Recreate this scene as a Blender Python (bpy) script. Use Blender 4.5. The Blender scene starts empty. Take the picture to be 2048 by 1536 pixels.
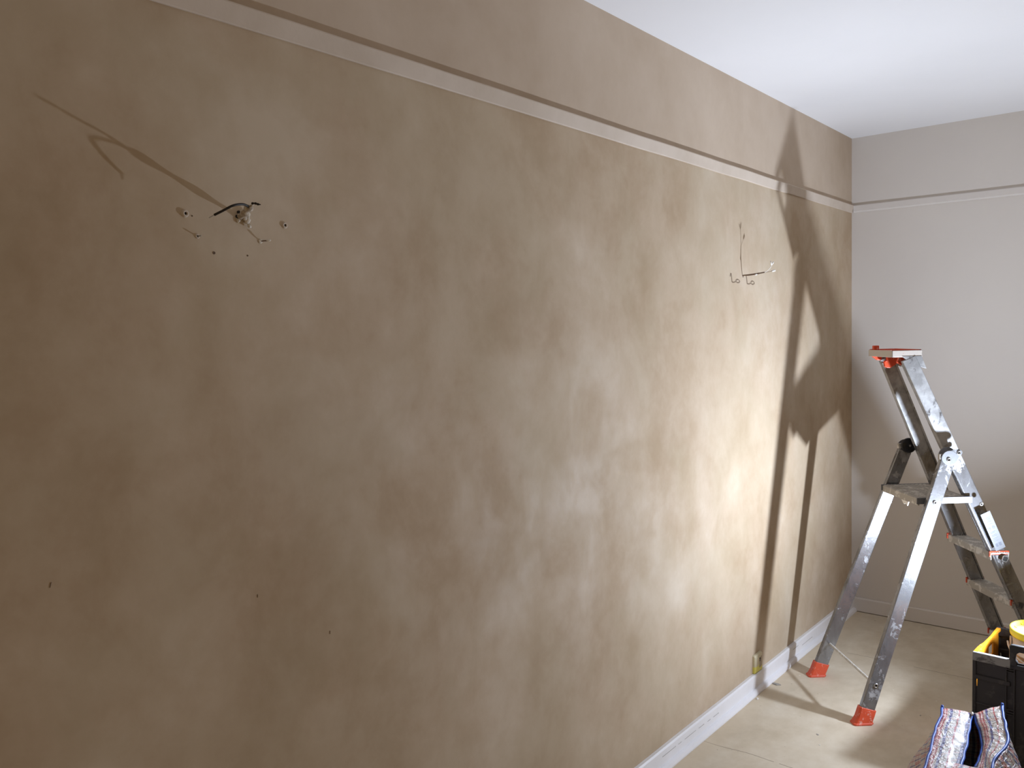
import bpy, bmesh, math, random
from mathutils import Vector, Matrix, noise
random.seed(4)
scn = bpy.context.scene
C = scn.collection
PI = math.pi

# ------------------------------------------------------------------ camera
WX, WY, HC = -1.5011, 4.7879, 2.6372          # left wall x, back wall y, ceiling height
cam = bpy.data.objects.new('camera', bpy.data.cameras.new('camera')); C.objects.link(cam)
yaw, pit, rol = .6921, .0582, -.0233
fwd = Vector((-math.sin(yaw)*math.cos(pit), math.cos(yaw)*math.cos(pit), -math.sin(pit)))
rt = Vector((math.cos(yaw), math.sin(yaw), 0)); up = rt.cross(fwd)
r2 = rt*math.cos(rol)+up*math.sin(rol); u2 = -rt*math.sin(rol)+up*math.cos(rol)
m = Matrix((r2, u2, -fwd)).transposed().to_4x4(); m.translation = Vector((0, 0, 1.6))
cam.matrix_world = m
cam.data.sensor_fit = 'HORIZONTAL'; cam.data.sensor_width = 36.0
cam.data.lens = 36.0*1664/2048; cam.data.clip_start = .02
scn.camera = cam

# ------------------------------------------------------------------ light and exposure
w = bpy.data.worlds.new('world'); scn.world = w; w.use_nodes = True
bgn = w.node_tree.nodes['Background']
bgn.inputs[0].default_value = (1.0, .70, .38, 1); bgn.inputs[1].default_value = .26
LAMP = Vector((-.40, 3.54, .62))
ld = bpy.data.lights.new('work_lamp_light', 'SPOT')
ld.energy = 46; ld.color = (.86, .975, 1.17); ld.shadow_soft_size = .026
ld.spot_size = math.radians(172); ld.spot_blend = .55
lo = bpy.data.objects.new('work_lamp_light', ld); C.objects.link(lo)
lo.location = LAMP
aim = Vector((-.80, -.45, .02))
lo.rotation_euler = aim.to_track_quat('-Z', 'Y').to_euler()
la = bpy.data.lights.new('work_lamp_added_uplight', 'AREA')      # added second light at the lamp, brightens ceiling and upper walls
la.shape = 'DISK'; la.size = .05; la.energy = 28; la.color = ld.color
lp = bpy.data.objects.new('work_lamp_added_uplight', la); C.objects.link(lp); lp.location = LAMP
lp.rotation_euler = Vector((-.38, -.17, .86)).to_track_quat('-Z', 'Y').to_euler()
vs = scn.view_settings
vs.view_transform = 'Standard'; vs.look = 'None'; vs.gamma = 1.0; vs.use_curve_mapping = False
vs.exposure = .07

# ------------------------------------------------------------------ material helpers
def mat(name, col=(.5, .5, .5), rough=.6, metal=0.0, spec=.4):
    m_ = bpy.data.materials.new(name); m_.use_nodes = True
    b = m_.node_tree.nodes['Principled BSDF']
    b.inputs['Base Color'].default_value = (*col, 1)
    b.inputs['Roughness'].default_value = rough
    b.inputs['Metallic'].default_value = metal
    b.inputs['Specular IOR Level'].default_value = spec
    return m_
class N:
    """tiny node-graph writer"""
    def __init__(s, m_): s.t = m_.node_tree; s.b = s.t.nodes['Principled BSDF']
    def new(s, typ, **k):
        n = s.t.nodes.new(typ)
        for a, v in k.items(): setattr(n, a, v)
        return n
    def link(s, a, b): s.t.links.new(a, b)
    def coord(s, which='Object'): return s.new('ShaderNodeTexCoord').outputs[which]
    def mapping(s, vec, scale=(1, 1, 1), loc=(0, 0, 0)):
        n = s.new('ShaderNodeMapping'); n.inputs['Scale'].default_value = scale; n.inputs['Location'].default_value = loc
        s.link(vec, n.inputs[0]); return n.outputs[0]
    def noise(s, vec, scale=5, detail=4, rough=.55, dist=0, out='Fac'):
        n = s.new('ShaderNodeTexNoise'); n.inputs['Scale'].default_value = scale; n.inputs['Detail'].default_value = detail
        n.inputs['Roughness'].default_value = rough; n.inputs['Distortion'].default_value = dist
        s.link(vec, n.inputs['Vector']); return n.outputs[out]
    def ramp(s, fac, stops, interp='LINEAR'):
        n = s.new('ShaderNodeValToRGB'); cr = n.color_ramp; cr.interpolation = interp
        while len(cr.elements) < len(stops): cr.elements.new(.5)
        for e, (p, c_) in zip(cr.elements, stops):
            e.position = p; e.color = (*c_, 1) if len(c_) == 3 else c_
        s.link(fac, n.inputs[0]); return n.outputs[0]
    def mix(s, fac, a, b, mode='MIX'):
        n = s.new('ShaderNodeMix', data_type='RGBA', blend_type=mode)
        for inp, v in ((n.inputs[0], fac), (n.inputs[6], a), (n.inputs[7], b)):
            if isinstance(v, (int, float)): inp.default_value = v
            elif isinstance(v, tuple): inp.default_value = (*v, 1)
            else: s.link(v, inp)
        return n.outputs[2]
    def math(s, op, a, b=None, c_=None):
        n = s.new('ShaderNodeMath', operation=op)
        for inp, v in zip(n.inputs, (a, b, c_)):
            if v is None: continue
            if isinstance(v, (int, float)): inp.default_value = v
            else: s.link(v, inp)
        return n.outputs[0]
    def sep(s, vec):
        n = s.new('ShaderNodeSeparateXYZ'); s.link(vec, n.inputs[0]); return n.outputs
    def bump(s, h, strength=.2, dist=.01):
        n = s.new('ShaderNodeBump'); n.inputs['Strength'].default_value = strength; n.inputs['Distance'].default_value = dist
        s.link(h, n.inputs['Height']); s.link(n.outputs[0], s.b.inputs['Normal'])
    def color(s, c_): s.link(c_, s.b.inputs['Base Color'])
    def rough(s, c_): s.link(c_, s.b.inputs['Roughness'])

def limewash():
    m_ = mat('beige_limewash', rough=.78, spec=.25); n = N(m_); v = n.coord()
    big = n.noise(v, 1.7, 5, .55, .15)
    mid = n.noise(n.mapping(v, (1, 1, .8), (3, 1, 7)), 4.6, 6, .6, .25)
    fine = n.noise(n.mapping(v, (1, 1, 1), (9, 2, 1)), 19, 6, .65, .15)
    s_ = n.math('ADD', n.math('MULTIPLY', big, .56), n.math('ADD', n.math('MULTIPLY', mid, .34), n.math('MULTIPLY', fine, .12)))
    low = n.ramp(s_, [(.37, (0.400, 0.292, 0.186)), (.46, (0.460, 0.348, 0.237)), (.54, (0.520, 0.409, 0.293)), (.64, (0.600, 0.497, 0.381))])
    hue = n.noise(n.mapping(v, (1, 1, 1), (4, 8, 2)), 2.3, 4, .6, .4)
    low = n.mix(n.ramp(hue, [(.42, (0, 0, 0)), (.62, (1, 1, 1))]), low, n.mix(.25, low, (0.500, 0.434, 0.307)))
    hi = n.ramp(s_, [(.36, (0.475, 0.370, 0.270)), (.50, (0.530, 0.424, 0.321)), (.66, (0.590, 0.483, 0.377))])
    z = n.sep(v)[2]
    top = n.ramp(z, [(0, (0, 0, 0)), (.001, (1, 1, 1))])
    k = n.math('GREATER_THAN', z, 2.25)
    n.color(n.mix(k, low, hi))
    n.rough(n.ramp(mid, [(.38, (.85,)*3), (.62, (.62,)*3)]))
    n.bump(n.math('ADD', n.math('MULTIPLY', mid, .5), n.math('MULTIPLY', fine, .35)), .10, .010)
    return m_
def paint(name, a, b, rough=.6, sc=3.0, bump=.08):
    m_ = mat(name, a, rough); n = N(m_); v = n.coord()
    f_ = n.noise(v, sc, 5, .55, .3)
    n.color(n.ramp(f_, [(.35, a), (.65, b)]))
    n.bump(n.noise(v, 90, 3, .5), bump, .004)
    return m_
M = {}
M['wash'] = limewash()
M['wash_trim'] = paint('beige_trim_paint', (.54, .45, .36), (.62, .53, .44), .7, 5)
M['greige'] = paint('greige_wall_paint', (.655, .61, .565), (.685, .64, .59), .7, 1.2)
M['greige_trim'] = paint('greige_trim_paint', (.66, .615, .575), (.69, .645, .60), .6, 2)
M['ceiling'] = paint('white_ceiling_paint', (.80, .795, .80), (.84, .835, .84), .85, 1.0, .04)
M['white_trim'] = paint('white_gloss_trim_paint', (.80, .79, .80), (.86, .85, .87), .35, 4, .05)

def floor_mat():
    m_ = mat('protective_floor_board', rough=.7); n = N(m_); v = n.coord()
    a = n.noise(v, 2.2, 6, .6, .15); b_ = n.noise(n.mapping(v, (1.2, .9, 1)), 11, 6, .62, .1)
    col = n.ramp(n.math('ADD', n.math('MULTIPLY', a, .6), n.math('MULTIPLY', b_, .4)),
                 [(.36, (.53, .455, .34)), (.5, (.62, .545, .425)), (.64, (.70, .635, .52))])
    spots = n.ramp(n.noise(v, 42, 2, .5), [(.735, (0, 0, 0)), (.755, (1, 1, 1))])
    col = n.mix(n.math('MULTIPLY', spots, .5), col, (.20, .14, .08))
    wh = n.ramp(n.noise(n.mapping(v, (1, 1, 1), (5, 5, 0)), 34, 2, .5), [(.75, (0, 0, 0)), (.765, (1, 1, 1))])
    col = n.mix(n.math('MULTIPLY', wh, .7), col, (.78, .76, .70))
    sx = n.sep(v)
    wob = n.math('MULTIPLY', n.math('SUBTRACT', n.noise(v, 3, 3, .5), .5), .05)
    # board joints run parallel to the back wall
    def joint(y0, wdt):
        d_ = n.math('ABSOLUTE', n.math('SUBTRACT', n.math('ADD', sx[1], wob), y0))
        return n.math('LESS_THAN', d_, wdt)
    j = n.math('MAXIMUM', joint(2.905, .0016), joint(4.13, .0016))
    brk = n.math('GREATER_THAN', n.noise(v, 7, 2, .5), .44)
    col = n.mix(n.math('MULTIPLY', n.math('MULTIPLY', j, brk), .7), col, (.16, .11, .07))
    # tan paint scuffs beside the left baseboard
    near = n.ramp(n.math('SUBTRACT', sx[0], -1.47), [(0, (1, 1, 1)), (.10, (0, 0, 0))])
    n.color(n.mix(n.math('MULTIPLY', near, .55), col, (.66, .53, .36)))
    n.rough(n.ramp(a, [(.3, (.55,)*3), (.7, (.8,)*3)]))
    n.bump(n.math('ADD', b_, n.noise(v, 30, 4, .6)), .06, .005)
    return m_
M['floor'] = floor_mat()

def alu():
    m_ = mat('spattered_aluminium', (.6, .6, .61), .34, .9, .5); n = N(m_); v = n.coord()
    g = n.noise(n.mapping(v, (1, 1, .35)), 16, 6, .65, .4)
    base = n.ramp(g, [(.30, (.15, .14, .13)), (.46, (.25, .25, .26)), (.70, (.37, .38, .40))])
    zz = n.sep(v)[2]                                # paint build-up: heavy near the top tray, some near the feet
    cov = n.math('ADD', n.math('MULTIPLY', n.ramp(n.math('SUBTRACT', zz, .5), [(.48, (0, 0, 0)), (.60, (1, 1, 1))]), .23), n.math('MULTIPLY', n.ramp(zz, [(.12, (1, 1, 1)), (.5, (0, 0, 0))]), .045))
    sp = n.ramp(n.math('ADD', n.noise(n.mapping(v, (1, 1, .6), (2, 3, 1)), 21, 6, .72, .5), cov), [(.58, (0, 0, 0)), (.66, (1, 1, 1))])
    n.color(n.mix(sp, base, n.ramp(n.noise(v, 14, 5, .6), [(.38, (.24, .235, .23)), (.62, (.44, .435, .43))])))
    mt = n.math('SUBTRACT', .78, n.math('MULTIPLY', sp, .62)); n.link(mt, n.b.inputs['Metallic'])
    n.rough(n.mix(sp, n.ramp(g, [(.3, (.32,)*3), (.7, (.17,)*3)]), (.6, .6, .6)))
    n.bump(n.math('ADD', sp, n.noise(v, 60, 3, .6)), .18, .003)
    return m_
M['alu'] = alu()
def dirty(name, col, rough=.5, dirt=(.6, .56, .5), amt=.5, sc=40, th=.60):
    m_ = mat(name, col, rough); n = N(m_); v = n.coord()
    f_ = n.ramp(n.noise(v, sc, 5, .65, .4), [(th, (0, 0, 0)), (th+.06, (1, 1, 1))])
    n.color(n.mix(n.math('MULTIPLY', f_, amt), col, dirt)); n.bump(n.noise(v, 120, 3, .6), .12, .002)
    return m_
M['alu_step'] = dirty('dusty_grey_step', (.40, .37, .33), .55, (.66, .63, .58), .8, 30, .52); M['alu_step'].node_tree.nodes['Principled BSDF'].inputs['Metallic'].default_value = .35
M['red'] = dirty('scuffed_orange_red_plastic', (.62, .085, .035), .4, (.72, .45, .38), .55, 55, .58)
M['cast'] = dirty('pale_cast_aluminium', (.15, .152, .158), .4, (.09, .08, .07), .5, 45, .58)
M['black_gloss'] = mat('glossy_black_plastic', (.012, .012, .014), .16)
M['steel'] = mat('dull_steel', (.45, .44, .43), .35, 1.0)
M['dark'] = mat('dark_hole', (.02, .018, .015), .8)
M['tray'] = dirty('cream_spattered_tray_band', (.50, .45, .40), .45, (.50, .14, .09), .7, 38, .66)
M['sticker'] = mat('silver_white_sticker', (.13, .134, .142), .35, .2)
M['ink'] = mat('grey_print', (.06, .065, .08), .5)
M['crate'] = dirty('black_crate_plastic', (.030, .029, .031), .42, (.07, .065, .06), .6, 22, .55)
M['rim'] = dirty('lamplit_black_rim', (.10, .10, .105), .4, (.30, .31, .31), .8, 14, .42)  # black rim made paler: lamp light on its top painted into the colour
M['orange'] = dirty('orange_crate_plastic', (.80, .30, .015), .45, (.86, .55, .25), .35, 25, .58)
M['bucket'] = dirty('cloudy_cream_plastic', (.64, .55, .46), .35, (.55, .46, .38), .3, 12, .55)
M['yellow'] = mat('yellow_plastic_lid', (.86, .80, .06), .35)
M['lid_in'] = mat('dusty_olive_lid_centre', (.55, .47, .24), .55)
M['wire_beige'] = dirty('painted_beige_sheath', (.42, .35, .27), .6, (.72, .66, .56), .8, 80, .5)
M['wire_black'] = mat('black_wire', (.02, .016, .013), .5)
M['wire_brown'] = mat('brown_wire', (.16, .105, .07), .6)
M['white_conn'] = mat('white_connector', (.85, .83, .78), .4)
M['plug'] = dirty('painted_wall_plug', (.60, .52, .43), .6, (.72, .66, .58), .5, 90)
M['plaster'] = dirty('broken_plaster', (.66, .60, .51), .8, (.35, .28, .2), .5, 70, .6)
M['blue'] = mat('blue_tape_binding', (.022, .075, .36), .5)
M['grey_chip'] = mat('grey_paint_chip', (.34, .32, .29), .7)
M['white_chip'] = mat('white_paint_chip', (.8, .78, .75), .6)
M['socket'] = None
def socket_mat():
    m_ = mat('old_socket_paint', (.6, .54, .4), .45); n = N(m_); v = n.coord(); z = n.sep(v)[2]
    wob = n.math('MULTIPLY', n.math('SUBTRACT', n.noise(v, 45, 3, .6), .5), .03)
    k = n.math('LESS_THAN', n.math('ADD', z, wob), .112)
    n.color(n.mix(k, (.66, .60, .42), (.76, .72, .16))); return m_
M['socket'] = socket_mat()
M['socket_in'] = mat('bare_beige_socket_insert', (.42, .35, .26), .6)
def plaid():
    m_ = mat('tartan_woven_plastic', (.7, .7, .7), .36, 0, .6); n = N(m_); uv = n.coord('UV'); s_ = n.sep(uv)
    W_, R_, B_, P_ = (.56, .525, .475), (.40, .06, .06), (.05, .06, .22), (.70, .46, .40)
    def stripes(x, k, off=0.0):
        f_ = n.math('FRACT', n.math('ADD', n.math('MULTIPLY', x, k), off))
        return n.ramp(f_, [(0, W_), (.13, B_), (.23, W_), (.28, P_), (.31, R_), (.37, P_), (.41, R_), (.46, P_), (.48, W_), (.54, B_), (.63, W_), (.83, R_), (.88, W_)], 'CONSTANT')
    a = stripes(s_[0], 12.5, .05); b_ = stripes(s_[1], 15, .3)
    col = n.mix(.28, a, n.mix(1.0, a, b_, 'MULTIPLY')); col = n.mix(.16, col, b_)
    wv = n.noise(uv, 700, 2, .5)
    n.color(n.mix(n.math('MULTIPLY', wv, .12), col, (.2, .17, .16)))
    v = n.coord()
    n.bump(n.math('ADD', n.noise(n.mapping(v, (1, 1, 2.2)), 26, 5, .6, 1.2), n.math('MULTIPLY', n.noise(v, 80, 3, .6), .4)), .65, .02)
    n.b.inputs['Coat Weight'].default_value = .2; n.b.inputs['Coat Roughness'].default_value = .15
    return m_
M['plaid'] = plaid()

# ------------------------------------------------------------------ mesh helpers
def obj(name, bm, m_, parent=None, smooth=False, bevel=0, seg=2):
    bmesh.ops.recalc_face_normals(bm, faces=bm.faces)
    me = bpy.data.meshes.new(name); bm.to_mesh(me); bm.free()
    o = bpy.data.objects.new(name, me); C.objects.link(o)
    for mm in (m_ if isinstance(m_, (list, tuple)) else [m_]): me.materials.append(mm)
    if smooth:
        for p in me.polygons: p.use_smooth = True
    if bevel:
        b = o.modifiers.new('bevel', 'BEVEL'); b.width = bevel; b.segments = seg; b.limit_method = 'ANGLE'; b.angle_limit = math.radians(40)
    if parent: o.parent = parent
    return o
def thing(name, label, cat, loc=(0, 0, 0), rz=0, group=None):
    o = bpy.data.objects.new(name, None); C.objects.link(o); o.location = loc; o.rotation_euler = (0, 0, rz)
    o.empty_display_size = .05; o['label'] = label; o['category'] = cat
    if group: o['group'] = group
    return o
def tag(o, label, cat, group=None):
    o['label'] = label; o['category'] = cat
    if group: o['group'] = group
    return o
def struct(name, bm, m_, **k):
    o = obj(name, bm, m_, **k); o['kind'] = 'structure'; return o
def box(bm, a, b, mi=0):
    x0, y0, z0 = a; x1, y1, z1 = b
    v = [bm.verts.new(p) for p in ((x0, y0, z0), (x1, y0, z0), (x1, y1, z0), (x0, y1, z0), (x0, y0, z1), (x1, y0, z1), (x1, y1, z1), (x0, y1, z1))]
    for f_ in ((0, 3, 2, 1), (4, 5, 6, 7), (0, 1, 5, 4), (1, 2, 6, 5), (2, 3, 7, 6), (3, 0, 4, 7)):
        bm.faces.new([v[i] for i in f_]).material_index = mi
def loft(bm, rings, caps=True, closed=True, mi=0):
    R_ = [[bm.verts.new(p) for p in r] for r in rings]
    n = len(R_[0])
    for a, b in zip(R_, R_[1:]):
        for i in range(n if closed else n-1):
            j = (i+1) % n; bm.faces.new((a[i], a[j], b[j], b[i])).material_index = mi
    if caps:
        bm.faces.new(R_[0][::-1]).material_index = mi; bm.faces.new(R_[-1]).material_index = mi
    return R_
def rect_ring(c_, u, v, hu, hv, ch=0):
    if ch <= 0: return [c_+u*a*hu+v*b*hv for a, b in ((-1, -1), (1, -1), (1, 1), (-1, 1))]
    return [c_+u*(a*hu)+v*(b*hv) for a, b in [(-1+ch/hu, -1), (1-ch/hu, -1), (1, -1+ch/hv), (1, 1-ch/hv), (1-ch/hu, 1), (-1+ch/hu, 1), (-1, 1-ch/hv), (-1, -1+ch/hv)]]
def tube(bm, pts, r, n=8, flat=1.0, caps=True):
    pts = [Vector(p) for p in pts]; rs = r if isinstance(r, (list, tuple)) else [r]*len(pts)
    rings = []; ref = Vector((.13, .21, .97)).normalized()
    for i, p in enumerate(pts):
        t = (pts[min(i+1, len(pts)-1)]-pts[max(i-1, 0)]).normalized()
        if abs(t.dot(ref)) > .95: ref = Vector((1, .1, .1)).normalized()
        a = (ref-t*ref.dot(t)).normalized(); b = t.cross(a); ref = a
        rings.append([p+(a*math.cos(k*2*PI/n)*flat+b*math.sin(k*2*PI/n))*rs[i] for k in range(n)])
    loft(bm, rings, caps)
def spline(pts, n=8):
    P_ = [Vector(p) for p in pts]; out = []
    for i in range(len(P_)-1):
        p0, p1, p2, p3 = P_[max(i-1, 0)], P_[i], P_[i+1], P_[min(i+2, len(P_)-1)]
        for k in range(n):
            t = k/n; out.append(.5*((2*p1)+(p2-p0)*t+(2*p0-5*p1+4*p2-p3)*t*t+(3*p1-p0-3*p2+p3)*t**3))
    out.append(P_[-1]); return out
def cyl(bm, p0, p1, r0, r1=None, n=24):
    tube(bm, [p0, p1], [r0, r0 if r1 is None else r1], n)
def prism(bm, poly, off):
    off = Vector(off); a = [Vector(p) for p in poly]
    loft(bm, [a, [p+off for p in a]])
def lathe(bm, prof, c_=(0, 0, 0), n=40, caps=False):
    c_ = Vector(c_)
    loft(bm, [[c_+Vector((r*math.cos(k*2*PI/n), r*math.sin(k*2*PI/n), z)) for k in range(n)] for r, z in prof], caps)

# ------------------------------------------------------------------ the room shell
YN, XE = -2.2, 3.2                                # how far the room goes on behind and beside the camera
bm = bmesh.new(); box(bm, (WX-.12, YN, -.05), (WX, WY+.12, HC+.05)); struct('wall_left', bm, M['wash'])
bm = bmesh.new(); box(bm, (WX, WY, -.05), (XE, WY+.12, HC+.05)); struct('wall_back', bm, M['greige'])
bm = bmesh.new(); box(bm, (WX-.12, YN, HC), (XE, WY+.12, HC+.12)); struct('ceiling', bm, M['ceiling'])
bm = bmesh.new(); box(bm, (WX-.12, YN, -.12), (XE, WY+.12, 0)); struct('floor', bm, M['floor'])
def run_profile(prof, a, b, nrm):
    """extrude a (depth, z) profile along a wall from a to b"""
    a, b, nrm = Vector(a), Vector(b), Vector(nrm); bm_ = bmesh.new(); n = max(2, int((b-a).length/.08))
    rings = []
    for i in range(n+1):
        p = a.lerp(b, i/n)
        rings.append([p+nrm*(d_+(noise.noise(Vector((p.x*4, p.y*4, z*30)))*.0009 if d_ > 0 else 0))+Vector((0, 0, z+noise.noise(Vector((p.x*5+9, p.y*5, 0)))*.0012)) for d_, z in prof])
    loft(bm_, rings); return bm_
RT, RB = 2.2708, 2.2308
railp = [(-.002, RB), (.006, RB), (.008, RB+.004), (.0125, RB+.007), (.0125, RT-.003), (.010, RT), (-.002, RT)]
railp_l = [(-.002, RB), (.0035, RB), (.0055, RB+.002), (.0150, RT-.003), (.0145, RT), (-.002, RT)]
struct('trim_1', run_profile(railp_l, (WX, YN, 0), (WX, WY, 0), (1, 0, 0)), M['wash_trim'])
struct('trim_2', run_profile(railp, (WX+.012, WY, 0), (XE, WY, 0), (0, -1, 0)), M['greige_trim'])
basep = [(-.002, 0), (.034, 0), (.034, .006), (.030, .016), (.022, .021), (.017, .022), (.017, .074), (.012, .0795), (-.002, .0795)]
struct('baseboard_left', run_profile(basep, (WX, YN, 0), (WX, WY, 0), (1, 0, 0)), M['white_trim'])
basep2 = [(-.002, .004), (.015, .004), (.015, .074), (.010, .0795), (-.002, .0795)]
struct('baseboard_back', run_profile(basep2, (WX+.017, WY, 0), (XE, WY, 0), (0, -1, 0)), M['greige_trim'])
bm = bmesh.new()                                    # hairline cracks in the white paint of the baseboard
for y0, y1, z in ((2.60, 2.70, .0535), (2.72, 2.745, .0528), (2.77, 2.86, .052), (2.885, 2.93, .0505), (2.96, 2.985, .049), (3.01, 3.06, .048), (3.86, 3.93, .060), (3.98, 4.12, .046)):
    box(bm, (WX+.0165, y0, z-.0003), (WX+.0183, y1, z+.0003))
struct('trim_3', bm, M['grey_chip'])

# ------------------------------------------------------------------ stepladder
lad = thing('stepladder', 'paint-spattered aluminium stepladder with orange-red feet standing in the room corner', 'ladder', (-1.184, 3.590, 0), .7154)
def L3(s, w_, z): return Vector((s, -w_, z))
SH, ZH = .382, 1.067; HR, HH, HT, HB = .238, .171, .098, .180
ST, ZT = .250, 1.474
def leg_c(z, side): return L3(SH*z/ZH, side*(HR+(HH-HR)*z/ZH), z)
def stile_s(z): return ST+(.604-ST)*(ZT-z)/(ZT-.663)
def stile_w(z): return HH+(HT-HH)*(z-ZH)/(ZT-ZH) if z > ZH else HH+(HB-HH)*(ZH-z)/ZH
def stile_c(z, side): return L3(stile_s(z), side*stile_w(z), z)
def beam(bm_, a, b, hw, ht, ch=.003):
    d_ = (b-a).normalized(); v = Vector((0, -1, 0)); v = (v-d_*v.dot(d_)).normalized(); u = d_.cross(v)
    loft(bm_, [rect_ring(a, u, v, hw, ht, ch), rect_ring(b, u, v, hw, ht, ch)]); return d_, u, v
def bolt(parent, c_, side, r=.0085):
    b_ = bmesh.new(); o = Vector((0, -side, 0)); c_ = Vector(c_)
    prof = [(r, 0), (r, .002), (r*.8, .0045), (r*.5, .0045), (r*.45, .001)]
    rings = [[c_+o*h+Vector((math.cos(k*PI/10)*rr, 0, math.sin(k*PI/10)*rr)) for k in range(20)] for rr, h in prof]
    loft(b_, rings, False); e = obj('rivet', b_, M['steel'], parent, True)
    b_ = bmesh.new(); cyl(b_, c_, c_+o*.0012, r*.48, n=14); obj('rivet_hole', b_, M['dark'], e); return e
for side in (1, -1):
    b_ = bmesh.new(); d_, u, v = beam(b_, leg_c(.035, side), leg_c(ZH-.022, side), .0295, .0115)
    leg = obj('rear_leg', b_, M['alu'], lad, bevel=.0015)
    b_ = bmesh.new(); d_, u, v = beam(b_, stile_c(.03, side), stile_c(ZT-.006, side), .0295, .0115)
    stile = obj('stile', b_, M['alu'], lad, bevel=.0015)
    # channel lips on the inner face of the stile
    b_ = bmesh.new()
    for k in (-1, 1):
        a = stile_c(.05, side)+u*k*.0265+Vector((0, side*.0145, 0)); b = stile_c(ZT-.02, side)+u*k*.0265+Vector((0, side*.0145, 0))
        loft(b_, [rect_ring(a, u, v, .003, .004), rect_ring(b, u, v, .003, .004)])
    obj('stile_lip', b_, M['alu'], stile)
    bolt(leg, leg_c(.155, side)+Vector((0, -side*.0115, 0)), side, .010)
    bolt(leg, leg_c(.885, side)+Vector((0, -side*.0115, 0)), side)
    bolt(stile, stile_c(.872, side)+Vector((0, -side*.0115, 0)), side)
    bolt(stile, stile_c(1.085, side)+Vector((0, side*.0125, 0)), -side, .008)
    # foot shoe
    for nm, cfun, su in (('foot_cap', leg_c, 1), ('foot_cap', stile_c, -1)):
        b_ = bmesh.new(); c0 = cfun(0, side); dd = (cfun(.2, side)-c0).normalized()
        rings = []
        for z, hs_, hw_ in ((0, .040, .024), (.006, .041, .025), (.009, .037, .021), (.03, .036, .0185), (.062, .0335, .0155)):
            cc = cfun(z, side)
            if z < .01: cc = cc+Vector((-.003*su, 0, 0))
            tz = Vector((1, 0, 0 if z < .03 else -.22*su))
            rings.append([cc+Vector((1, 0, 0))*a*hs_+Vector((0, 1, 0))*b*hw_+Vector((0, 0, (-a*.010*su if z > .03 else 0))) for a, b in ((-1, -.7), (-.8, -1), (.8, -1), (1, -.7), (1, .7), (.8, 1), (-.8, 1), (-1, .7))])
        loft(b_, rings); obj(nm, b_, M['red'], leg if su == 1 else stile, False, .0015)
    # hinge: pale casting outside, glossy black boss on the inside
    hc = L3(SH, side*(HH+.0), ZH); sc_ = stile_c(1.078, side)
    b_ = bmesh.new(); o = Vector((0, -side, 0))
    def disc(bb, c_, rx, rz_, h0, h1, n=28, dome=.0):
        rings = []
        for rr, h in ((1, h0), (1, h1-.002), (.93, h1), (.5, h1+dome), (.02, h1+dome)):
            rings.append([c_+o*h+Vector((math.cos(k*2*PI/n)*rx*rr, 0, math.sin(k*2*PI/n)*rz_*rr)) for k in range(n)])
        loft(bb, rings, True)
    disc(b_, hc+Vector((0, 0, -.003)), .034, .031, .0112, .0138, dome=.0004)
    hub = obj('hinge_plate', b_, M['cast'], lad, False, .001)
    b_ = bmesh.new(); disc(b_, sc_+Vector((-.004, 0, .006)), .017, .014, .0112, .0132); a = hc+Vector((.02, 0, 0))
    prism(b_, [hc+o*.012+Vector((.015, 0, -.026)), sc_+o*.012+Vector((.0, 0, -.012)), sc_+o*.012+Vector((-.004, 0, .02)), hc+o*.012+Vector((.0, 0, .026))], o*.0012)
    obj('hinge_arm', b_, M['cast'], hub, False, .001)
    bolt(hub, hc+o*.0138+Vector((-.005, 0, -.010)), side, .0095); bolt(hub, sc_+o*.0131+Vector((-.003, 0, .006)), side, .0095)
    b_ = bmesh.new(); o = Vector((0, side, 0)); disc(b_, hc+Vector((.004, 0, .003)), .034, .034, .0118, .021, dome=.006)
    boss = obj('hinge_boss', b_, M['black_gloss'] if side < 0 else M['cast'], lad, True)
    boss['label'] = 'glossy black hinge boss' if side < 0 else 'pale cast hinge boss'
    b_ = bmesh.new(); disc(b_, hc+Vector((.004, 0, .003)), .005, .005, .026, .0285); obj('boss_pin', b_, M['steel'], boss)
    b_ = bmesh.new(); box(b_, tuple(hc+Vector((-.038, -.008, -.012))), tuple(hc+Vector((-.022, .008, .012)))); obj('hinge_stop', b_, M['alu_step'], hub, bevel=.002)
# spreader rod low between the rear legs
b_ = bmesh.new(); p0, p1 = leg_c(.155, 1), leg_c(.155, -1)
tube(b_, [p0.lerp(p1, i/30)+Vector((0, 0, 0)) for i in range(31)], [.0058*(1+.22*noise.noise(Vector((i*.9, 3, 1)))) for i in range(31)], 10)
obj('spreader_rod', b_, dirty('spattered_rod', (.52, .50, .46), .5, (.72, .70, .66), .8, 70, .5), lad, True)
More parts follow.
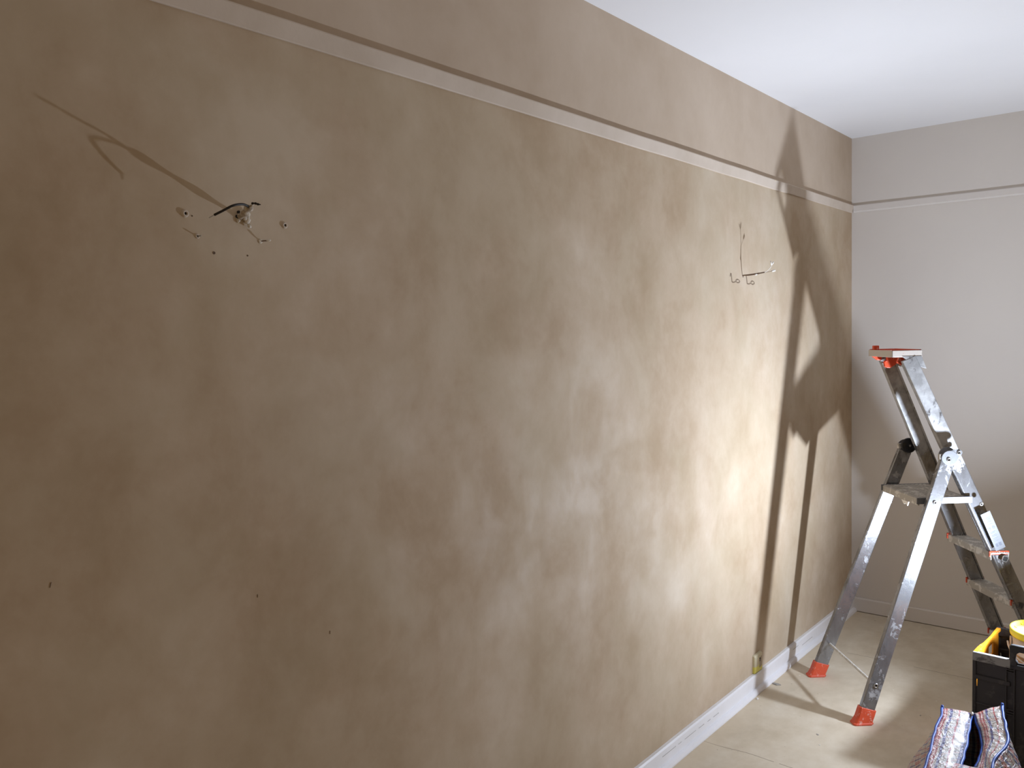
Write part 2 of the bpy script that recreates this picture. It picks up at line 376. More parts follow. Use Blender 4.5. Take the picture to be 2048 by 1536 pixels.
# treads with red end clips
for z in (.220, .457, .663):
    b_ = bmesh.new(); s0 = stile_s(z); hw = stile_w(z)-.0105
    prof = [(-.037, -.004), (-.037, -.030), (-.034, -.030), (-.034, -.006), (.034, -.006), (.034, -.030), (.038, -.030), (.040, -.003), (.038, 0), (-.034, 0)]
    ribs = []
    for k in range(7): x = -.030+k*.0095; ribs += [(x, 0), (x+.001, .0015), (x+.003, .0015), (x+.004, 0)]
    full = prof[:9]+[(x, zz) for x, zz in reversed(ribs)]+[prof[9]]
    loft(b_, [[L3(s0+x, -hw, z+zz) for x, zz in full], [L3(s0+x, hw, z+zz) for x, zz in full]])
    tr = obj('step', b_, M['alu_step'], lad)
    for side in (1, -1):
        b_ = bmesh.new(); wi = side*(stile_w(z)-.0115); wo = side*(stile_w(z)-.0185)
        box(b_, tuple(L3(s0-.041, max(wi, wo), z-.009)), tuple(L3(s0+.041, min(wi, wo), z-.003)))
        box(b_, tuple(L3(s0-.041, max(wi, wo), z+.002)), tuple(L3(s0+.041, min(wi, wo), z+.0065)))
        box(b_, tuple(L3(s0-.041, max(wi, wo), z-.018)), tuple(L3(s0-.034, min(wi, wo), z+.0065)))
        box(b_, tuple(L3(s0+.034, max(wi, wo), z-.010)), tuple(L3(s0+.041, min(wi, wo), z+.0065)))
        obj('step_clip', b_, M['red'], tr, bevel=.001)
        b_ = bmesh.new(); cc = stile_c(z-.02, side)+Vector((0, -side*.0112, 0)); o = Vector((0, -side, 0))
        prism(b_, rect_ring(cc, Vector((.93, 0, -.36)), Vector((.36, 0, .93)), .0125, .0125, .004), o*.0018)
        pl = obj('step_plug', b_, M['steel'], stile)
        if side < 0: pl.parent = lad
        b_ = bmesh.new(); prism(b_, rect_ring(cc+o*.0018, Vector((.93, 0, -.36)), Vector((.36, 0, .93)), .0092, .0092, .003), o*.0006); obj('plug_hole', b_, M['dark'], pl)
# standing platform
b_ = bmesh.new(); ws = .155
sect = [(.268, .866), (.268, .893), (.274, .896), (.478, .896), (.486, .893), (.486, .868), (.482, .868), (.482, .888), (.274, .888), (.274, .866)]
loft(b_, [[L3(s, -ws, z) for s, z in sect], [L3(s, ws, z) for s, z in sect]])
plat = obj('platform', b_, M['alu_step'], lad, bevel=.001)
b_ = bmesh.new()
for k in range(12):
    s = .285+k*.0165; box(b_, tuple(L3(s, ws-.006, .8955)), tuple(L3(s+.006, -ws+.006, .8975)))
obj('tread_rib', b_, M['alu_step'], plat)
for side in (1, -1):
    b_ = bmesh.new(); w1, w2 = side*(ws-.002), side*(ws+.004)
    box(b_, tuple(L3(.262, max(w1, w2), .872)), tuple(L3(.492, min(w1, w2), .898)))
    obj('platform_edge', b_, M['cast'], plat, bevel=.001)
b_ = bmesh.new(); prism(b_, [L3(.266, .02, .866), L3(.266, .08, .866), L3(.266, .07, .848), L3(.266, .058, .855), L3(.266, .04, .85), L3(.266, .03, .858)], (.004, 0, 0)); obj('release_catch', b_, M['white_conn'], plat)
# top tray
b_ = bmesh.new(); s0, s1, wt = .182, .308, .108
for a, b in (((s0, -wt), (s0+.004, wt)), ((s1-.004, -wt), (s1, wt)), ((s0, wt-.004), (s1, wt)), ((s0, -wt), (s1, -wt+.004))):
    box(b_, (a[0], min(-a[1], -b[1]), 1.474), (b[0], max(-a[1], -b[1]), 1.5015))
for a, b in (((s0, wt-.012), (s1, wt)), ((s0, -wt), (s1, -wt+.012)), ((s0, -wt), (s0+.012, wt))):
    box(b_, (a[0], min(-a[1], -b[1]), 1.4735), (b[0], max(-a[1], -b[1]), 1.4765))
band = obj('tray_band', b_, M['tray'], lad, bevel=.0015)
b_ = bmesh.new(); box(b_, (s0+.030, -wt+.003, 1.494), (s1-.003, wt-.003, 1.500)); box(b_, (s0+.003, -.02, 1.494), (s0+.0305, wt-.003, 1.500))
for a, b in (((s0+.003, wt-.012), (s1-.003, wt-.004)), ((s0+.003, -wt+.004), (s1-.003, -wt+.012)), ((s1-.012, -wt+.004), (s1-.003, wt-.004))):
    box(b_, (a[0], min(-a[1], -b[1]), 1.498), (b[0], max(-a[1], -b[1]), 1.5045))
tray = obj('tray', b_, M['red'], lad, bevel=.001)
b_ = bmesh.new(); box(b_, tuple(L3(.19, -.075, 1.50)), tuple(L3(.215, -.092, 1.520))); obj('tray_hook', b_, M['red'], tray, bevel=.003)
for wv, poly in ((-.047, [(.236, 1.476), (.303, 1.476), (.303, 1.464), (.271, 1.435), (.249, 1.423), (.235, 1.424), (.227, 1.430), (.223, 1.448), (.229, 1.455), (.236, 1.455)]),
                 (-.086, [(.186, 1.476), (.232, 1.476), (.231, 1.460), (.222, 1.455), (.211, 1.457)]),
                 (.060, [(.236, 1.476), (.296, 1.476), (.271, 1.445), (.249, 1.436), (.227, 1.450)])):
    b_ = bmesh.new(); prism(b_, [L3(s, wv, z) for s, z in poly], (0, .014, 0)); obj('tray_bracket', b_, M['red'], tray, bevel=.002)
for side in (1, -1):
    b_ = bmesh.new(); wv = side*(wt+.0015)
    prism(b_, [L3(s, wv, z) for s, z in ((.222, 1.478), (.304, 1.478), (.310, 1.462), (.325, 1.425), (.262, 1.446))], (0, side*.0105, 0))
    obj('tray_gusset', b_, M['alu'], band, bevel=.001)
# instruction sticker on the near stile
ax = (stile_c(.7, 1)-stile_c(.9, 1)).normalized(); av = Vector((0, -1, 0)); av = (av-ax*av.dot(ax)).normalized(); au = ax.cross(av)
if au.x < 0: au = -au
def on_stile(t, u_, h=.0118): return stile_c(.835, 1)+ax*t+au*u_+Vector((0, -h, 0))
b_ = bmesh.new(); prism(b_, [on_stile(0, -.021), on_stile(0, .021), on_stile(.165, .021), on_stile(.165, -.021)], (0, -.0004, 0))
stk = obj('instruction_sticker', b_, M['sticker'], lad); stk['label'] = 'white sticker with small grey pictograms'
b_ = bmesh.new()
def bar(t0, t1, u0, u1): prism(b_, [on_stile(t0, u0, .0122), on_stile(t0, u1, .0122), on_stile(t1, u1, .0122), on_stile(t1, u0, .0122)], (0, -.0003, 0))
for cu in (-.010, .008):                            # two ring pictograms with a tilted stroke
    for k in range(14):
        a0, a1 = k*2*PI/14, (k+1)*2*PI/14; c0 = .068
        prism(b_, [on_stile(c0+math.cos(a)*r_, cu+math.sin(a)*r_, .0122) for a, r_ in ((a0, .0062), (a1, .0062), (a1, .0048), (a0, .0048))], (0, -.0003, 0))
    bar(.0665, .069, cu-.003, cu+.004)
random.seed(11)
for t in (.022, .028, .034, .040, .050): bar(t, t+.0012, -.006+random.uniform(-.006, .002), .010)
for t in (.084, .089, .098, .103, .112, .118, .124): bar(t, t+.0014, -.014, random.uniform(.002, .013))
bar(.136, .150, -.013, -.003); bar(.136, .150, .001, .012)
obj('printed_mark', b_, M['ink'], stk)

# ------------------------------------------------------------------ folding crate
cr = thing('folding_crate', 'black folding crate with orange inside end wall behind tartan bag', 'crate', (-.626, 3.374, 0), math.radians(-4))
CW, CD, CH = .50, .345, .40
def panel(bm_, xs, zs, holes, y0, y1, axis='x', base=0.0):
    """wall panel from a grid of cells, leaving out the hole cells"""
    for i in range(len(xs)-1):
        for j in range(len(zs)-1):
            if (i, j) in holes: continue
            if axis == 'x': box(bm_, (xs[i], y0, zs[j]), (xs[i+1], y1, zs[j+1]))
            else: box(bm_, (y0, xs[i], zs[j]), (y1, xs[i+1], zs[j+1]))
    bmesh.ops.remove_doubles(bm_, verts=bm_.verts, dist=1e-5)
    sel = [f_ for f_ in bm_.faces if False]
for nm, yo, sg in (('front_wall', 0.0, 1), ('rear_wall', CD, -1)):
    b_ = bmesh.new(); ya, yb = sorted((yo+sg*.006, yo+sg*.010))
    xs = [.004, .009, .016, .118, .145, .172, .328, .355, .382, .484, .491, .496]; zs = [.012, .17, .215, .235, .272, .31, .337, .366, .375, .392]
    holes = {(1, 4), (9, 4), (5, 6)}
    panel(b_, xs, zs, holes, ya, yb)
    fw = obj(nm, b_, M['crate'], cr)
    b_ = bmesh.new(); y_, y2 = sorted((yo-sg*.001, yo+sg*.016))
    b_.free()
    for xa, xb in ((0, .124), (.376, .5)):             # low rims
        b_ = bmesh.new(); loft(b_, [[Vector((x, y, z)) for y, z in ((y_, .368), (y2-.003, .368), (y2-.003, .386), (y2, .389), (y2, .400), (y_, .400))] for x in (xa, xb)])
        obj('rim', b_, M['rim'] if sg > 0 else M['crate'], fw, bevel=.003)  # front rims carry the painted-in lamp light, rear ones plain crate plastic
    b_ = bmesh.new()
    b_.free()
    for nm2, a_, c_ in (('ledge', (.0, y_, .300), (.124, y2-.003, .318)), ('ledge', (.376, y_, .300), (.5, y2-.003, .318)), ('skirt', (.0, y_+.001, .0), (.5, y2, .018)),
                        ('corner_rib', (0, y_, .018), (.010, y2-.003, .225)), ('corner_rib', (.49, y_, .018), (.5, y2-.003, .225)), ('panel_rib', (.010, y_+.002, .205), (.12, y2-.004, .214))):
        b_ = bmesh.new(); box(b_, a_, c_); obj(nm2, b_, M['crate'], fw, bevel=.004)
    for x0, x1 in ((.108, .138), (.362, .392)):        # ribbed hinge posts either side of the handle
        b_ = bmesh.new()
        box(b_, (x0, y_, .03), (x0+.004, y2, .372)); box(b_, (x1-.004, y_, .03), (x1, y2, .372))
        for z in (.352, .361, .370, .196, .205, .214, .06, .07): box(b_, (x0, y_, z), (x1, y2-.006, z+.004))
        obj('hinge_rib', b_, M['crate'], fw, bevel=.001)
    b_ = bmesh.new()                                   # raised handle with its opening
    h = [(.118, .372), (.118, .448), (.124, .456), (.376, .456), (.382, .448), (.382, .372), (.352, .372), (.358, .380), (.354, .395), (.362, .405), (.360, .424), (.350, .432), (.150, .432), (.140, .424), (.138, .405), (.146, .395), (.142, .380), (.148, .372)]
    prism(b_, [Vector((x, y_, z)) for x, z in h], (0, y2-y_, 0)); box(b_, (.118, y_, .366), (.382, y2, .386))
    hd = obj('handle', b_, M['crate'], fw, bevel=.004)
for nm, xo, sg in (('end_wall', 0.0, 1), ('end_wall', CW, -1)):
    b_ = bmesh.new(); xa, xb = sorted((xo+sg*.002, xo+sg*.007))
    ys = [.012, .05, .085, .19, .255, .30, .333]; zs = [.018, .09, .17, .235, .275, .322, .362, .388]
    panel(b_, ys, zs, {(3, 5), (3, 3)}, xa, xb, 'y')
    ew = obj('end_wall', b_, M['orange'], cr)
    b_ = bmesh.new(); xa, xb = sorted((xo, xo+sg*.017))
    rings = []
    for y, z, wd in ((.006, .400, .017), (.06, .401, .017), (.10, .399, .015), (.14, .394, .010), (.20, .393, .010), (.25, .394, .010), (.29, .398, .012), (.338, .400, .016)):
        a, b = sorted((xo, xo+sg*wd)); rings.append([(a, y, z-.013), (b, y, z-.013), (b, y, z), (a, y, z)])
    loft(b_, rings); obj('end_rim', b_, M['orange'], ew, bevel=.002)
    for y in (.0, CD-.012):
        b_ = bmesh.new(); box(b_, (min(xo, xo+sg*.012), y, .018), (max(xo, xo+sg*.012), y+.012, .398)); obj('corner_post', b_, M['crate'], ew, bevel=.002)
b_ = bmesh.new(); box(b_, (.004, .004, .004), (.496, CD-.004, .016)); obj('base', b_, M['crate'], cr, bevel=.003)

# ------------------------------------------------------------------ bucket
bk = thing('paint_bucket', 'cream plastic bucket with yellow lid standing inside black crate', 'bucket', (-.418, 3.560, .0165))
b_ = bmesh.new(); lathe(b_, [(.004, 0), (.094, 0), (.097, .004), (.108, .36), (.112, .362), (.112, .368), (.109, .370), (.110, .435), (.106, .435), (.104, .37), (.092, .008), (.004, .008)], n=48); obj('tub', b_, M['bucket'], bk, True)
b_ = bmesh.new(); lathe(b_, [(.1085, .428), (.1155, .426), (.1175, .432), (.1175, .449), (.1165, .453), (.110, .4545), (.106, .452), (.102, .443), (.100, .4405), (.0, .4405)][:9]+[(.099, .438), (.101, .437), (.106, .440)], n=56)
lid = obj('lid', b_, M['yellow'], bk, True)
b_ = bmesh.new(); lathe(b_, [(.1005, .4395), (.1005, .4412), (.06, .4405), (.002, .4405), (.002, .4395)], n=48); lc_ = obj('lid_centre', b_, M['lid_in'], lid, True); lc_['label'] = 'dusty olive recessed lid centre'
for k in range(12):
    b_ = bmesh.new(); a = k*PI/6; p = Vector((math.cos(a)*.094, math.sin(a)*.094, .443)); q_ = Vector((math.cos(a)*.103, math.sin(a)*.103, .449)); tube(b_, [p, q_], .0022, 6)
    obj('lid_rib', b_, M['yellow'], lid)
for a in (PI*1.07, PI*.07):
    b_ = bmesh.new()
    p = Vector((math.cos(a)*.110, math.sin(a)*.110, .392)); t = Vector((-math.sin(a), math.cos(a), 0)); nn = Vector((math.cos(a), math.sin(a), 0))
    prism(b_, [p+t*.016+Vector((0, 0, .02)), p-t*.016+Vector((0, 0, .02)), p-t*.016-Vector((0, 0, .02)), p+t*.016-Vector((0, 0, .02))], nn*.006)
    obj('handle_lug', b_, M['bucket'], bk, bevel=.002)
b_ = bmesh.new(); pts = []
for k in range(25):
    a = PI*1.07-k/24*PI; drop = math.sin(k/24*PI)
    pts.append((math.cos(a)*.121-0*drop, math.sin(a)*.121 if False else math.sin(a)*(.121), .392-.045*drop))
pts = [Vector((math.cos(PI*1.07+k/24*PI)*.1235, math.sin(PI*1.07+k/24*PI)*.1235, .394-.055*math.sin(k/24*PI))) for k in range(25)]
tube(b_, pts, .0035, 8, 1.0); obj('carry_handle', b_, M['bucket'], bk, True)

# ------------------------------------------------------------------ tartan shopping bag
BO = Vector((-.55, 2.85, 0))
bag = thing('tartan_bag', 'open crinkled tartan laundry bag with blue binding in front of black crate', 'bag', tuple(BO))
def rel(pts): return [Vector(p)-BO for p in pts]
PL = rel([(-.6631, 3.0796, .285), (-.6511, 3.0036, .28), (-.6467, 2.9091, .275), (-.6303, 2.7851, .27), (-.6185, 2.6613, .265), (-.6038, 2.5306, .26)])
PR = rel([(-.4951, 3.1555, .31), (-.4824, 3.095, .305), (-.4585, 3.0073, .295), (-.4451, 2.9312, .285), (-.452, 2.856, .28), (-.4594, 2.78, .275), (-.4349, 2.6588, .26), (-.43, 2.56, .26)])
GL = rel([(-.5795, 3.1167, .275), (-.5713, 3.0347, .26), (-.5593, 2.92, .25), (-.5499, 2.8013, .245), (-.546, 2.775, .245)])
GR = rel([(-.5728, 3.1216, .275), (-.5431, 3.0426, .26), (-.5205, 2.9822, .25), (-.5102, 2.9088, .245), (-.5058, 2.8233, .245), (-.506, 2.80, .245)])
def resample(pts, n):
    P_ = spline(pts, 12); d_ = [0]
    for a, b in zip(P_, P_[1:]): d_.append(d_[-1]+(b-a).length)
    out = []; j = 0
    for i in range(n):
        t = d_[-1]*i/(n-1)
        while j < len(d_)-2 and d_[j+1] < t: j += 1
        f_ = (t-d_[j])/max(1e-9, d_[j+1]-d_[j]); out.append(P_[j].lerp(P_[j+1], f_))
    return out
def nv(p, s, a): return noise.noise_vector(p*s)*a
def cloth(name, rows, m_, parent, us, amp=.004, thick=.0012, sub=True):
    """rows of points -> sheet with UVs in metres * scale"""
    b2 = bmesh.new(); uvl = b2.loops.layers.uv.new('uv'); G = []; U = {}
    for i, r in enumerate(rows):
        g = []
        for j, p in enumerate(r):
            v_ = b2.verts.new(p+nv(p, 22, amp)+nv(p, 60, amp*.35)); g.append(v_); U[v_] = (us[i][j][0], us[i][j][1])
        G.append(g)
    for i in range(len(G)-1):
        for j in range(len(G[0])-1):
            f_ = b2.faces.new((G[i][j], G[i][j+1], G[i+1][j+1], G[i+1][j]))
            for l in f_.loops: l[uvl].uv = U[l.vert]
    o = obj(name, b2, m_, parent, True)
    s_ = o.modifiers.new('s', 'SOLIDIFY'); s_.thickness = thick; s_.offset = 0
    return o
def flap(name, A, B, n=30, k=12, puff=.010, u0=0):
    a, b = resample(A, n), resample(B, n); rows, us = [], []
    for i in range(n):
        r, u = [], []
        for j in range(k+1):
            t = j/k; p = a[i].lerp(b[i], t)+Vector((0, 0, math.sin(t*PI)*puff*(.4+.6*i/n)))
            r.append(p); u.append((u0+t*.078, i/(n-1)*.5))
        rows.append(r); us.append(u)
    return cloth(name, rows, M['plaid'], bag, us, .0035)
PLs, PRs = [p for p in PL], [p for p in PR]
nearL = PL[:5]; 
flap('left_flap', PL, GL+[Vector(GL[-1])+Vector((.01, -.02, 0))], u0=.018)
flap('right_flap', GR, PR, u0=.09)
# body: rim loop lofted down to the floor
rim = resample(PL[::-1], 22)[:-1]+resample([PL[0], GL[0]+Vector((0, .004, -.002)), PR[0]], 14)[:-1]+resample(PR, 26)[:-1]+resample([PR[-1], PR[-1].lerp(PL[-1], .5)+Vector((0, -.01, -.01)), PL[-1]], 12)[:-1]
cen = sum(rim, Vector())/len(rim); per = [0]
for a, b in zip(rim, rim[1:]+rim[:1]): per.append(per[-1]+(b-a).length)
rows, us = [], []
for i in range(22):
    t = i/21; r, u = [], []
    for j in range(len(rim)+1):
        p = rim[j % len(rim)]; d_ = Vector((p.x-cen.x, p.y-cen.y, 0)); e = d_.normalized()
        bul = .075*math.sin(min(1, t*1.25)*PI*.62)-.02*max(0, t-.8)*5
        side = abs(e.x); pleat = .006*math.sin(t*62+p.y*18)*side*(1-t*.3)
        r.append(Vector((p.x, p.y, p.z*(1-t)+.003))+e*(bul*(.55+.55*side)+pleat))
        u.append((per[j], t*.33))
    rows.append(r); us.append(u)
rows[-1] = [Vector((p.x, p.y, .004)) for p in rows[-1]]
body = cloth('body', rows, M['plaid'], bag, us, .004)
for v_ in body.data.vertices: v_.co.z = max(v_.co.z, .002)
b2 = bmesh.new(); b2.faces.new([b2.verts.new((p.x*.99, p.y*.99, .006)) for p in rows[-1][:-1]]); obj('bottom', b2, M['plaid'], bag)
# near panel, folded flat at the front of the opening
a0, b0 = GL[-1]+Vector((-.03, .0, .002)), GR[-1]+Vector((.045, -.012, .006)); n_, k_ = 10, 16; rows, us = [], []
for i in range(n_):
    t = i/(n_-1); r, u = [], []
    for j in range(k_+1):
        s_ = j/k_; p = a0.lerp(b0, s_); q_ = PL[-1].lerp(PR[-1], .1+.8*s_); r.append(p.lerp(q_, t)+Vector((0, 0, .008*math.sin(t*PI)+.002))); u.append((s_*.13, t*.2))
    rows.append(r); us.append(u)
cloth('near_panel', rows, M['plaid'], bag, us, .003)
for nm, pts, r_ in (('edge_binding', PL, .0040), ('edge_binding', PR, .0044)):
    b2 = bmesh.new(); P_ = [p+nv(p, 22, .0035)+Vector((0, 0, .002)) for p in resample(pts, 60)]
    tube(b2, P_, [r_*(1+.25*noise.noise(p*40)) for p in P_], 8, 1.0); obj(nm, b2, M['blue'], bag, True)
def ribbon(nm, pts, off, drop):
    pts = resample(pts, 40); rows = [[p+nv(p, 22, .0035) for p in pts], [p+nv(p, 22, .0035)+off*(.6+.6*i/40)-Vector((0, 0, drop)) for i, p in enumerate(pts)]]
    b2 = bmesh.new(); R_ = [[b2.verts.new(p) for p in r] for r in rows]
    for i in range(39): b2.faces.new((R_[0][i], R_[0][i+1], R_[1][i+1], R_[1][i]))
    o = obj(nm, b2, M['blue'], bag, True); s_ = o.modifiers.new('s', 'SOLIDIFY'); s_.thickness = .0015
ribbon('zip_tape', GL, Vector((.007, 0, 0)), .004); ribbon('zip_tape', GR, Vector((-.007, 0, 0)), .006)
for pts in (PL[0], PR[0]):
    b2 = bmesh.new(); tube(b2, [pts+Vector((0, 0, -.03)), pts+Vector((.001, -.002, -.01)), pts+Vector((.001, 0, .010))], [.005, .0062, .0042], 8); obj('corner_tab', b2, M['blue'], bag, True)
b2 = bmesh.new(); p = GL[0]+Vector((.003, -.004, .004)); tube(b2, [p+Vector((-.004, .004, 0)), p, p+Vector((.003, -.014, -.003))], [.003, .0045, .0025], 8); obj('zip_pull', b2, M['steel'], bag, True)
b2 = bmesh.new(); tube(b2, spline(rel([(-.700, 2.905, .10), (-.722, 2.928, .122), (-.727, 2.95, .128), (-.718, 2.972, .12), (-.702, 2.985, .098)]), 6), .0032, 8, 2.0); obj('handle_strap', b2, M['blue'], bag, True)

# ------------------------------------------------------------------ wall socket
so = thing('wall_socket', 'small old painted wall socket with yellow lower edge just above white baseboard', 'socket', (WX, 3.472, 0))
b_ = bmesh.new()
def sring(x, g, gz=0): return [Vector((x, y, z)) for y, z in ((-.040+g, .0805+g), (.041-g, .0785+g), (.041-g, .158-g), (.036-g, .163-g), (-.036+g, .163-g), (-.040+g, .158-g))]
loft(b_, [sring(0, 0), sring(.009, .001), sring(.0125, .005), sring(.0135, .010)]); obj('housing', b_, M['socket'], so, bevel=.001)
b_ = bmesh.new(); prism(b_, [Vector((.0130, y, z)) for y, z in ((.002, .104), (.006, .098), (.030, .103), (.030, .146), (.006, .143), (.002, .134), (.005, .12))], (.0016, 0, 0))
ins = obj('socket_insert', b_, M['socket_in'], so); ins['label'] = 'bare beige insert where the cover is broken away'
b_ = bmesh.new(); cyl(b_, (.0142, .0085, .138), (.0150, .0085, .138), .0050, n=12); cyl(b_, (.0142, .0075, .130), (.0150, .0075, .130), .0036, n=10); obj('pin_hole', b_, M['dark'], ins)

# ------------------------------------------------------------------ loose wiring on the left wall
wl = thing('wall_wiring', 'cut cable stub with black and white wires high on left wall, far from corner', 'wiring', (WX, .968, 1.856))
O1 = Vector((WX, .968, 1.856))
def r1(*p): return [Vector(q_)-O1 for q_ in p]
b_ = bmesh.new(); P_ = spline(r1((WX-.01, .962, 1.852), (WX+.02, .957, 1.853), (WX+.05, .945, 1.857), (-1.425, .935, 1.860)), 6)
tube(b_, P_, [.006+.0022*math.sin(i*.9)+.001 for i in range(len(P_))], 10, .8); sheath = obj('cable_sheath', b_, M['wire_beige'], wl, True)
b_ = bmesh.new(); P_ = spline(r1((-1.425, .935, 1.860), (-1.420, .918, 1.863), (-1.417, .895, 1.858), (-1.430, .880, 1.848), (-1.444, .871, 1.841)), 8); tube(b_, P_, .0024, 8)
bw = obj('black_wire', b_, M['wire_black'], wl, True)
b_ = bmesh.new(); tube(b_, r1((-1.444, .871, 1.841), (-1.448, .862, 1.835)), .0009, 6); obj('bare_tip', b_, M['steel'], bw)
b_ = bmesh.new(); P_ = spline(r1((-1.425, .935, 1.860), (-1.41, .932, 1.862), (-1.398, .924, 1.862), (-1.392, .922, 1.862)), 6); tube(b_, P_, .0022, 8); obj('white_wire', b_, M['wire_beige'], wl, True)
b_ = bmesh.new(); P_ = spline(r1((-1.394, .921, 1.862), (-1.385, .922, 1.861), (-1.379, .923, 1.859), (-1.375, .927, 1.858)), 4); tube(b_, P_, [.0024 if i % 4 < 2 else .0017 for i in range(len(P_)-4)]+[.0022, .0012, .001, .0008], 8); obj('taped_end', b_, M['wire_black'], wl, True)
b_ = bmesh.new()                                   # crumbled plaster round the hole
random.seed(2)
for k in range(11):
    c_ = Vector((random.uniform(.000, .007), random.uniform(-.012, .012), random.uniform(-.024, .014))); s_ = random.uniform(.0035, .0065)
    v_ = bmesh.ops.create_icosphere(b_, subdivisions=2, radius=s_)['verts']
    for q_ in v_: q_.co = c_+Vector((q_.co.x*.8, q_.co.y, q_.co.z*1.2))+noise.noise_vector(q_.co*260+c_*50)*.0022
obj('plaster_crumb', b_, M['plaster'], wl, True)
b_ = bmesh.new(); cyl(b_, (.0005, -.012, -.004), (.004, -.012, -.004), .0045, n=10); cyl(b_, (.0005, -.010, .005), (.004, -.010, .005), .003, n=10); obj('wire_hole', b_, M['dark'], wl)

w2 = thing('hanging_wire_stub', 'short thin wire stub with white tip just below cut cable stub', 'wiring', (WX, 1.007, 1.806))
b_ = bmesh.new(); tube(b_, [(-.006, 0, 0), (.006, .004, .001), (.011, .008, .001)], .0013, 8); obj('wire', b_, M['wire_brown'], w2, True)
b_ = bmesh.new(); tube(b_, [(.011, .008, .001), (.017, .014, .002)], .0018, 8); obj('white_tip', b_, M['white_conn'], w2, True)
b_ = bmesh.new(); lathe_r = [(.0045, 0), (.005, .001), (.003, .0022)]
loft(b_, [[Vector((h, math.cos(k*PI/6)*r_, math.sin(k*PI/6)*r_)) for k in range(12)] for r_, h in lathe_r]); obj('plaster_rim', b_, M['plaster'], w2)

def wall_plug(lbl, y, z, r_, h, pin=0):
    t_ = thing('wall_plug', lbl, 'wall plug', (WX, y, z), 0, 'wall plugs left in the beige wall')
    b3 = bmesh.new(); rg = [[Vector((hh, math.cos(k*PI/10)*rr, math.sin(k*PI/10)*rr)) for k in range(20)] for rr, hh in ((r_*1.25, -.001), (r_*1.15, h*.3), (r_, h*.8), (r_*.85, h), (r_*.5, h), (r_*.45, h*.4))]
    loft(b3, rg, False); obj('collar', b3, M['plug'], t_, True)
    b3 = bmesh.new(); cyl(b3, (0, 0, 0), (h*.45, 0, 0), r_*.5, n=14); obj('screw_hole', b3, M['dark'], t_)
    if pin:
        b3 = bmesh.new(); tube(b3, [(0, 0, 0), (pin, .001, .0)], .0012, 6); obj('screw', b3, M['steel'], t_)
wall_plug('raised wall plug left of cut cable stub, largest of the plugs', .843, 1.847, .0064, .0050)
wall_plug('dark open wall plug with thin protruding pin, below left of cable stub', .867, 1.806, .0042, .0022, .012)
wall_plug('small raised wall plug right of cut cable stub', 1.068, 1.844, .0060, .0035)
def nail_hole(lbl, y, z, r_):
    b3 = bmesh.new(); loft(b3, [[Vector((WX+h, y+math.cos(k*PI/6)*rr, z+math.sin(k*PI/6)*rr)) for k in range(12)] for rr, h in ((r_*1.5, -.0005), (r_*1.3, .0008), (r_, .001), (r_*.7, .0004))])
    tag(obj('nail_hole', b3, M['wire_brown']), lbl, 'nail hole', 'nail holes in the beige wall')
nail_hole('shallow nail hole low between the left wall plugs and cable stub', .901, 1.776, .0021)
nail_hole('tiny dark nail hole below hanging wire stub', .976, 1.775, .0012)
nail_hole('tiny nail hole beside largest wall plug', .858, 1.844, .0010)
nail_hole('small dark nail hole directly under branching wire near corner', 3.362, 1.827, .0032)
def scratch(lbl, pts, r_=.0005):
    b3 = bmesh.new(); tube(b3, [(WX+.0006, y, z) for y, z in pts], r_, 6); tag(obj('wall_scratch', b3, M['wire_brown']), lbl, 'scratch', 'small scratches in the beige wall')
scratch('small slanted scratch low at far left of beige wall', [(.5665, 1.190), (.5690, 1.199)])
scratch('short upright scratch on beige wall, lower middle left', [(.966, 1.069), (.9665, 1.075)])
scratch('short upright scratch low on beige wall, right of similar one', [(1.147, .938), (1.1475, .945)])

wr = thing('branching_wire', 'bare branching wire with white ends sticking out of wall near corner', 'wiring', (WX, 3.357, 1.832))
O2 = Vector((WX, 3.357, 1.832))
def rr_(*p): return [Vector(q_)-O2 for q_ in p]
b_ = bmesh.new(); P_ = spline(rr_((WX-.01, 3.357, 1.832), (-1.47, 3.352, 1.831), (-1.435, 3.353, 1.834), (-1.405, 3.36, 1.838)), 6); tube(b_, P_, [.0014+.0022*math.sin(min(1, i/8)*PI*.5)*(1-.35*(i > 13)) for i in range(len(P_))], 8); obj('cable_sheath', b_, M['wire_brown'], wr, True)
b_ = bmesh.new(); P_ = spline(rr_((-1.405, 3.36, 1.838), (-1.392, 3.362, 1.846), (-1.380, 3.362, 1.858), (-1.374, 3.364, 1.870)), 6); tube(b_, P_, .0014, 8); wa = obj('wire', b_, M['white_conn'], wr, True)
b_ = bmesh.new(); tube(b_, rr_((-1.374, 3.364, 1.870), (-1.370, 3.368, 1.880)), .0030, 8); tube(b_, rr_((-1.376, 3.362, 1.866), (-1.376, 3.352, 1.882)), .0024, 8); obj('stripped_end', b_, M['white_conn'], wa, True)
b_ = bmesh.new(); P_ = spline(rr_((-1.405, 3.36, 1.838), (-1.395, 3.374, 1.840), (-1.384, 3.386, 1.844)), 6); tube(b_, P_, .0009, 8); wb = obj('wire', b_, M['wire_brown'], wr, True)
b_ = bmesh.new(); tube(b_, rr_((-1.385, 3.386, 1.843), (-1.375, 3.398, 1.846)), .0040, 10); obj('connector', b_, M['white_conn'], wb, True, .001)
b_ = bmesh.new(); tube(b_, rr_((-1.442, 3.347, 1.829), (-1.434, 3.351, 1.832)), .0030, 8); obj('insulation_end', b_, M['white_conn'], wr, True)
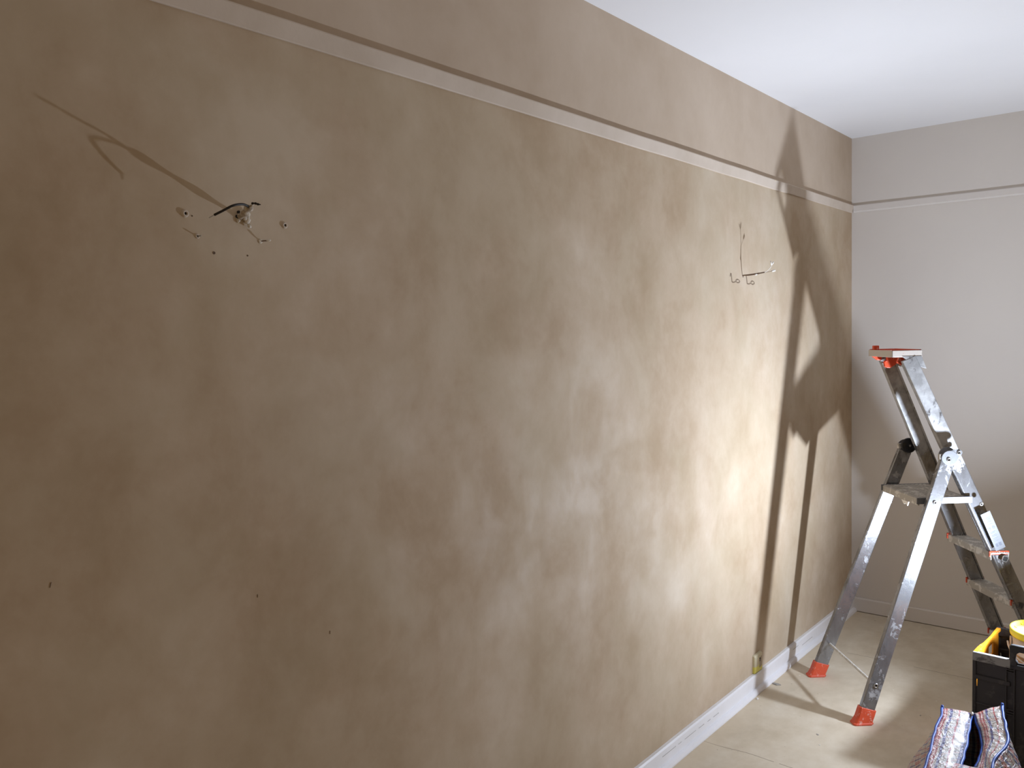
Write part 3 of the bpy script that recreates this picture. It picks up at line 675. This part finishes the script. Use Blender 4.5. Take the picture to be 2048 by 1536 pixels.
def loop_hook(lbl, y, z, fork):
    t_ = thing('wire_loop', lbl, 'wire', (WX, y, z), 0, 'thin looped wires under the branching wire')
    b3 = bmesh.new(); pts = [(.0022, -.062, .036), (.0022, -.056, .016), (.0022, -.052, .0), (.0022, -.044, -.002), (.0022, -.026, -.001), (.0022, -.014, .004)]
    pts += [(.0022, .004+.018*math.cos(a), .0045+.0068*math.sin(a)) for a in [PI-.2-k*.5 for k in range(12)]]
    tube(b3, spline(pts, 3), .0009, 6); obj('wire', b3, M['wire_brown'], t_, True)
    if fork:
        b3 = bmesh.new(); tube(b3, [(.0022, -.062, .036), (.0022, -.070, .022)], .0009, 6); obj('wire_branch', b3, M['wire_brown'], t_)
loop_hook('left of the two thin looped wires under branching wire, forked at its top', 3.303, 1.800, True)
loop_hook('right of the two thin looped wires, hanging from the branching wire', 3.452, 1.798, False)

# ------------------------------------------------------------------ bits of plaster and paint on the floor
def chip(lbl, x, y, r_, m_, seed, flat=.35):
    b3 = bmesh.new(); random.seed(seed); n = 9; z0 = .0006; ring = [(math.cos(k*2*PI/n)*r_*random.uniform(.6, 1.1), math.sin(k*2*PI/n)*r_*random.uniform(.35, .6)) for k in range(n)]
    a = random.uniform(0, 6); ring = [(u_*math.cos(a)-v_*math.sin(a), u_*math.sin(a)+v_*math.cos(a)) for u_, v_ in ring]
    loft(b3, [[Vector((x+u_*k_, y+v_*k_, z_)) for u_, v_ in ring] for k_, z_ in ((1, z0), (1.02, r_*flat*.5), (.7, r_*flat))]); tag(obj('debris_chip', b3, m_, bevel=.0005), lbl, 'debris', 'loose chips on the floor')
chip('grey flake lying against the foot of the white baseboard', -1.449, 3.566, .022, M['grey_chip'], 3, .22)
chip('small round pale crumb beside the white baseboard, left of grey flake', -1.452, 3.372, .0075, M['white_chip'], 5, .8)
chip('small dark crumb on bare floor between ladder and crate', -.86, 3.62, .006, M['grey_chip'], 6)
chip('tiny white crumb on lit floor left of the nearest ladder foot', -1.10, 3.13, .0045, M['white_chip'], 7)
chip('small brown flake on lit floor, furthest from baseboard near board joint', -1.137, 3.21, .009, M['grey_chip'], 8, .15)

# ------------------------------------------------------------------ the work lamp that lights the room (stands on the bucket, out of frame)
wl_ = thing('work_light', 'small black site work light standing on yellow bucket lid', 'lamp', (-.405, 3.560, .4580))
a_ = Vector((-.6, -.35, .5)).normalized(); hc_ = LAMP-Vector(wl_.location)-a_*.012; sx_ = a_.cross(Vector((0, 0, 1))).normalized(); sy_ = sx_.cross(a_)
b_ = bmesh.new(); loft(b_, [rect_ring(hc_-a_*.035, sx_, sy_, .030, .022, .004), rect_ring(hc_-a_*.006, sx_, sy_, .042, .032, .005), rect_ring(hc_, sx_, sy_, .044, .034, .005)]); obj('housing', b_, M['black_gloss'], wl_)
glow = mat('lamp_glass', (.9, .9, .9), .3); gb = glow.node_tree.nodes['Principled BSDF']; gb.inputs['Emission Color'].default_value = (.93, .97, 1, 1); gb.inputs['Emission Strength'].default_value = 30
b_ = bmesh.new(); loft(b_, [rect_ring(hc_+a_*.0005, sx_, sy_, .034, .025, .004), rect_ring(hc_+a_*.002, sx_, sy_, .033, .024, .004)]); obj('glass', b_, glow, wl_)
b_ = bmesh.new()
tube(b_, [(0, 0, .004), (0, .0, .06), hc_-a_*.037], .006, 8); obj('stand', b_, M['black_gloss'], wl_)
b_ = bmesh.new(); lathe(b_, [(.002, 0), (.045, 0), (.045, .005), (.01, .009), (.002, .009)]); obj('base', b_, M['black_gloss'], wl_, True)
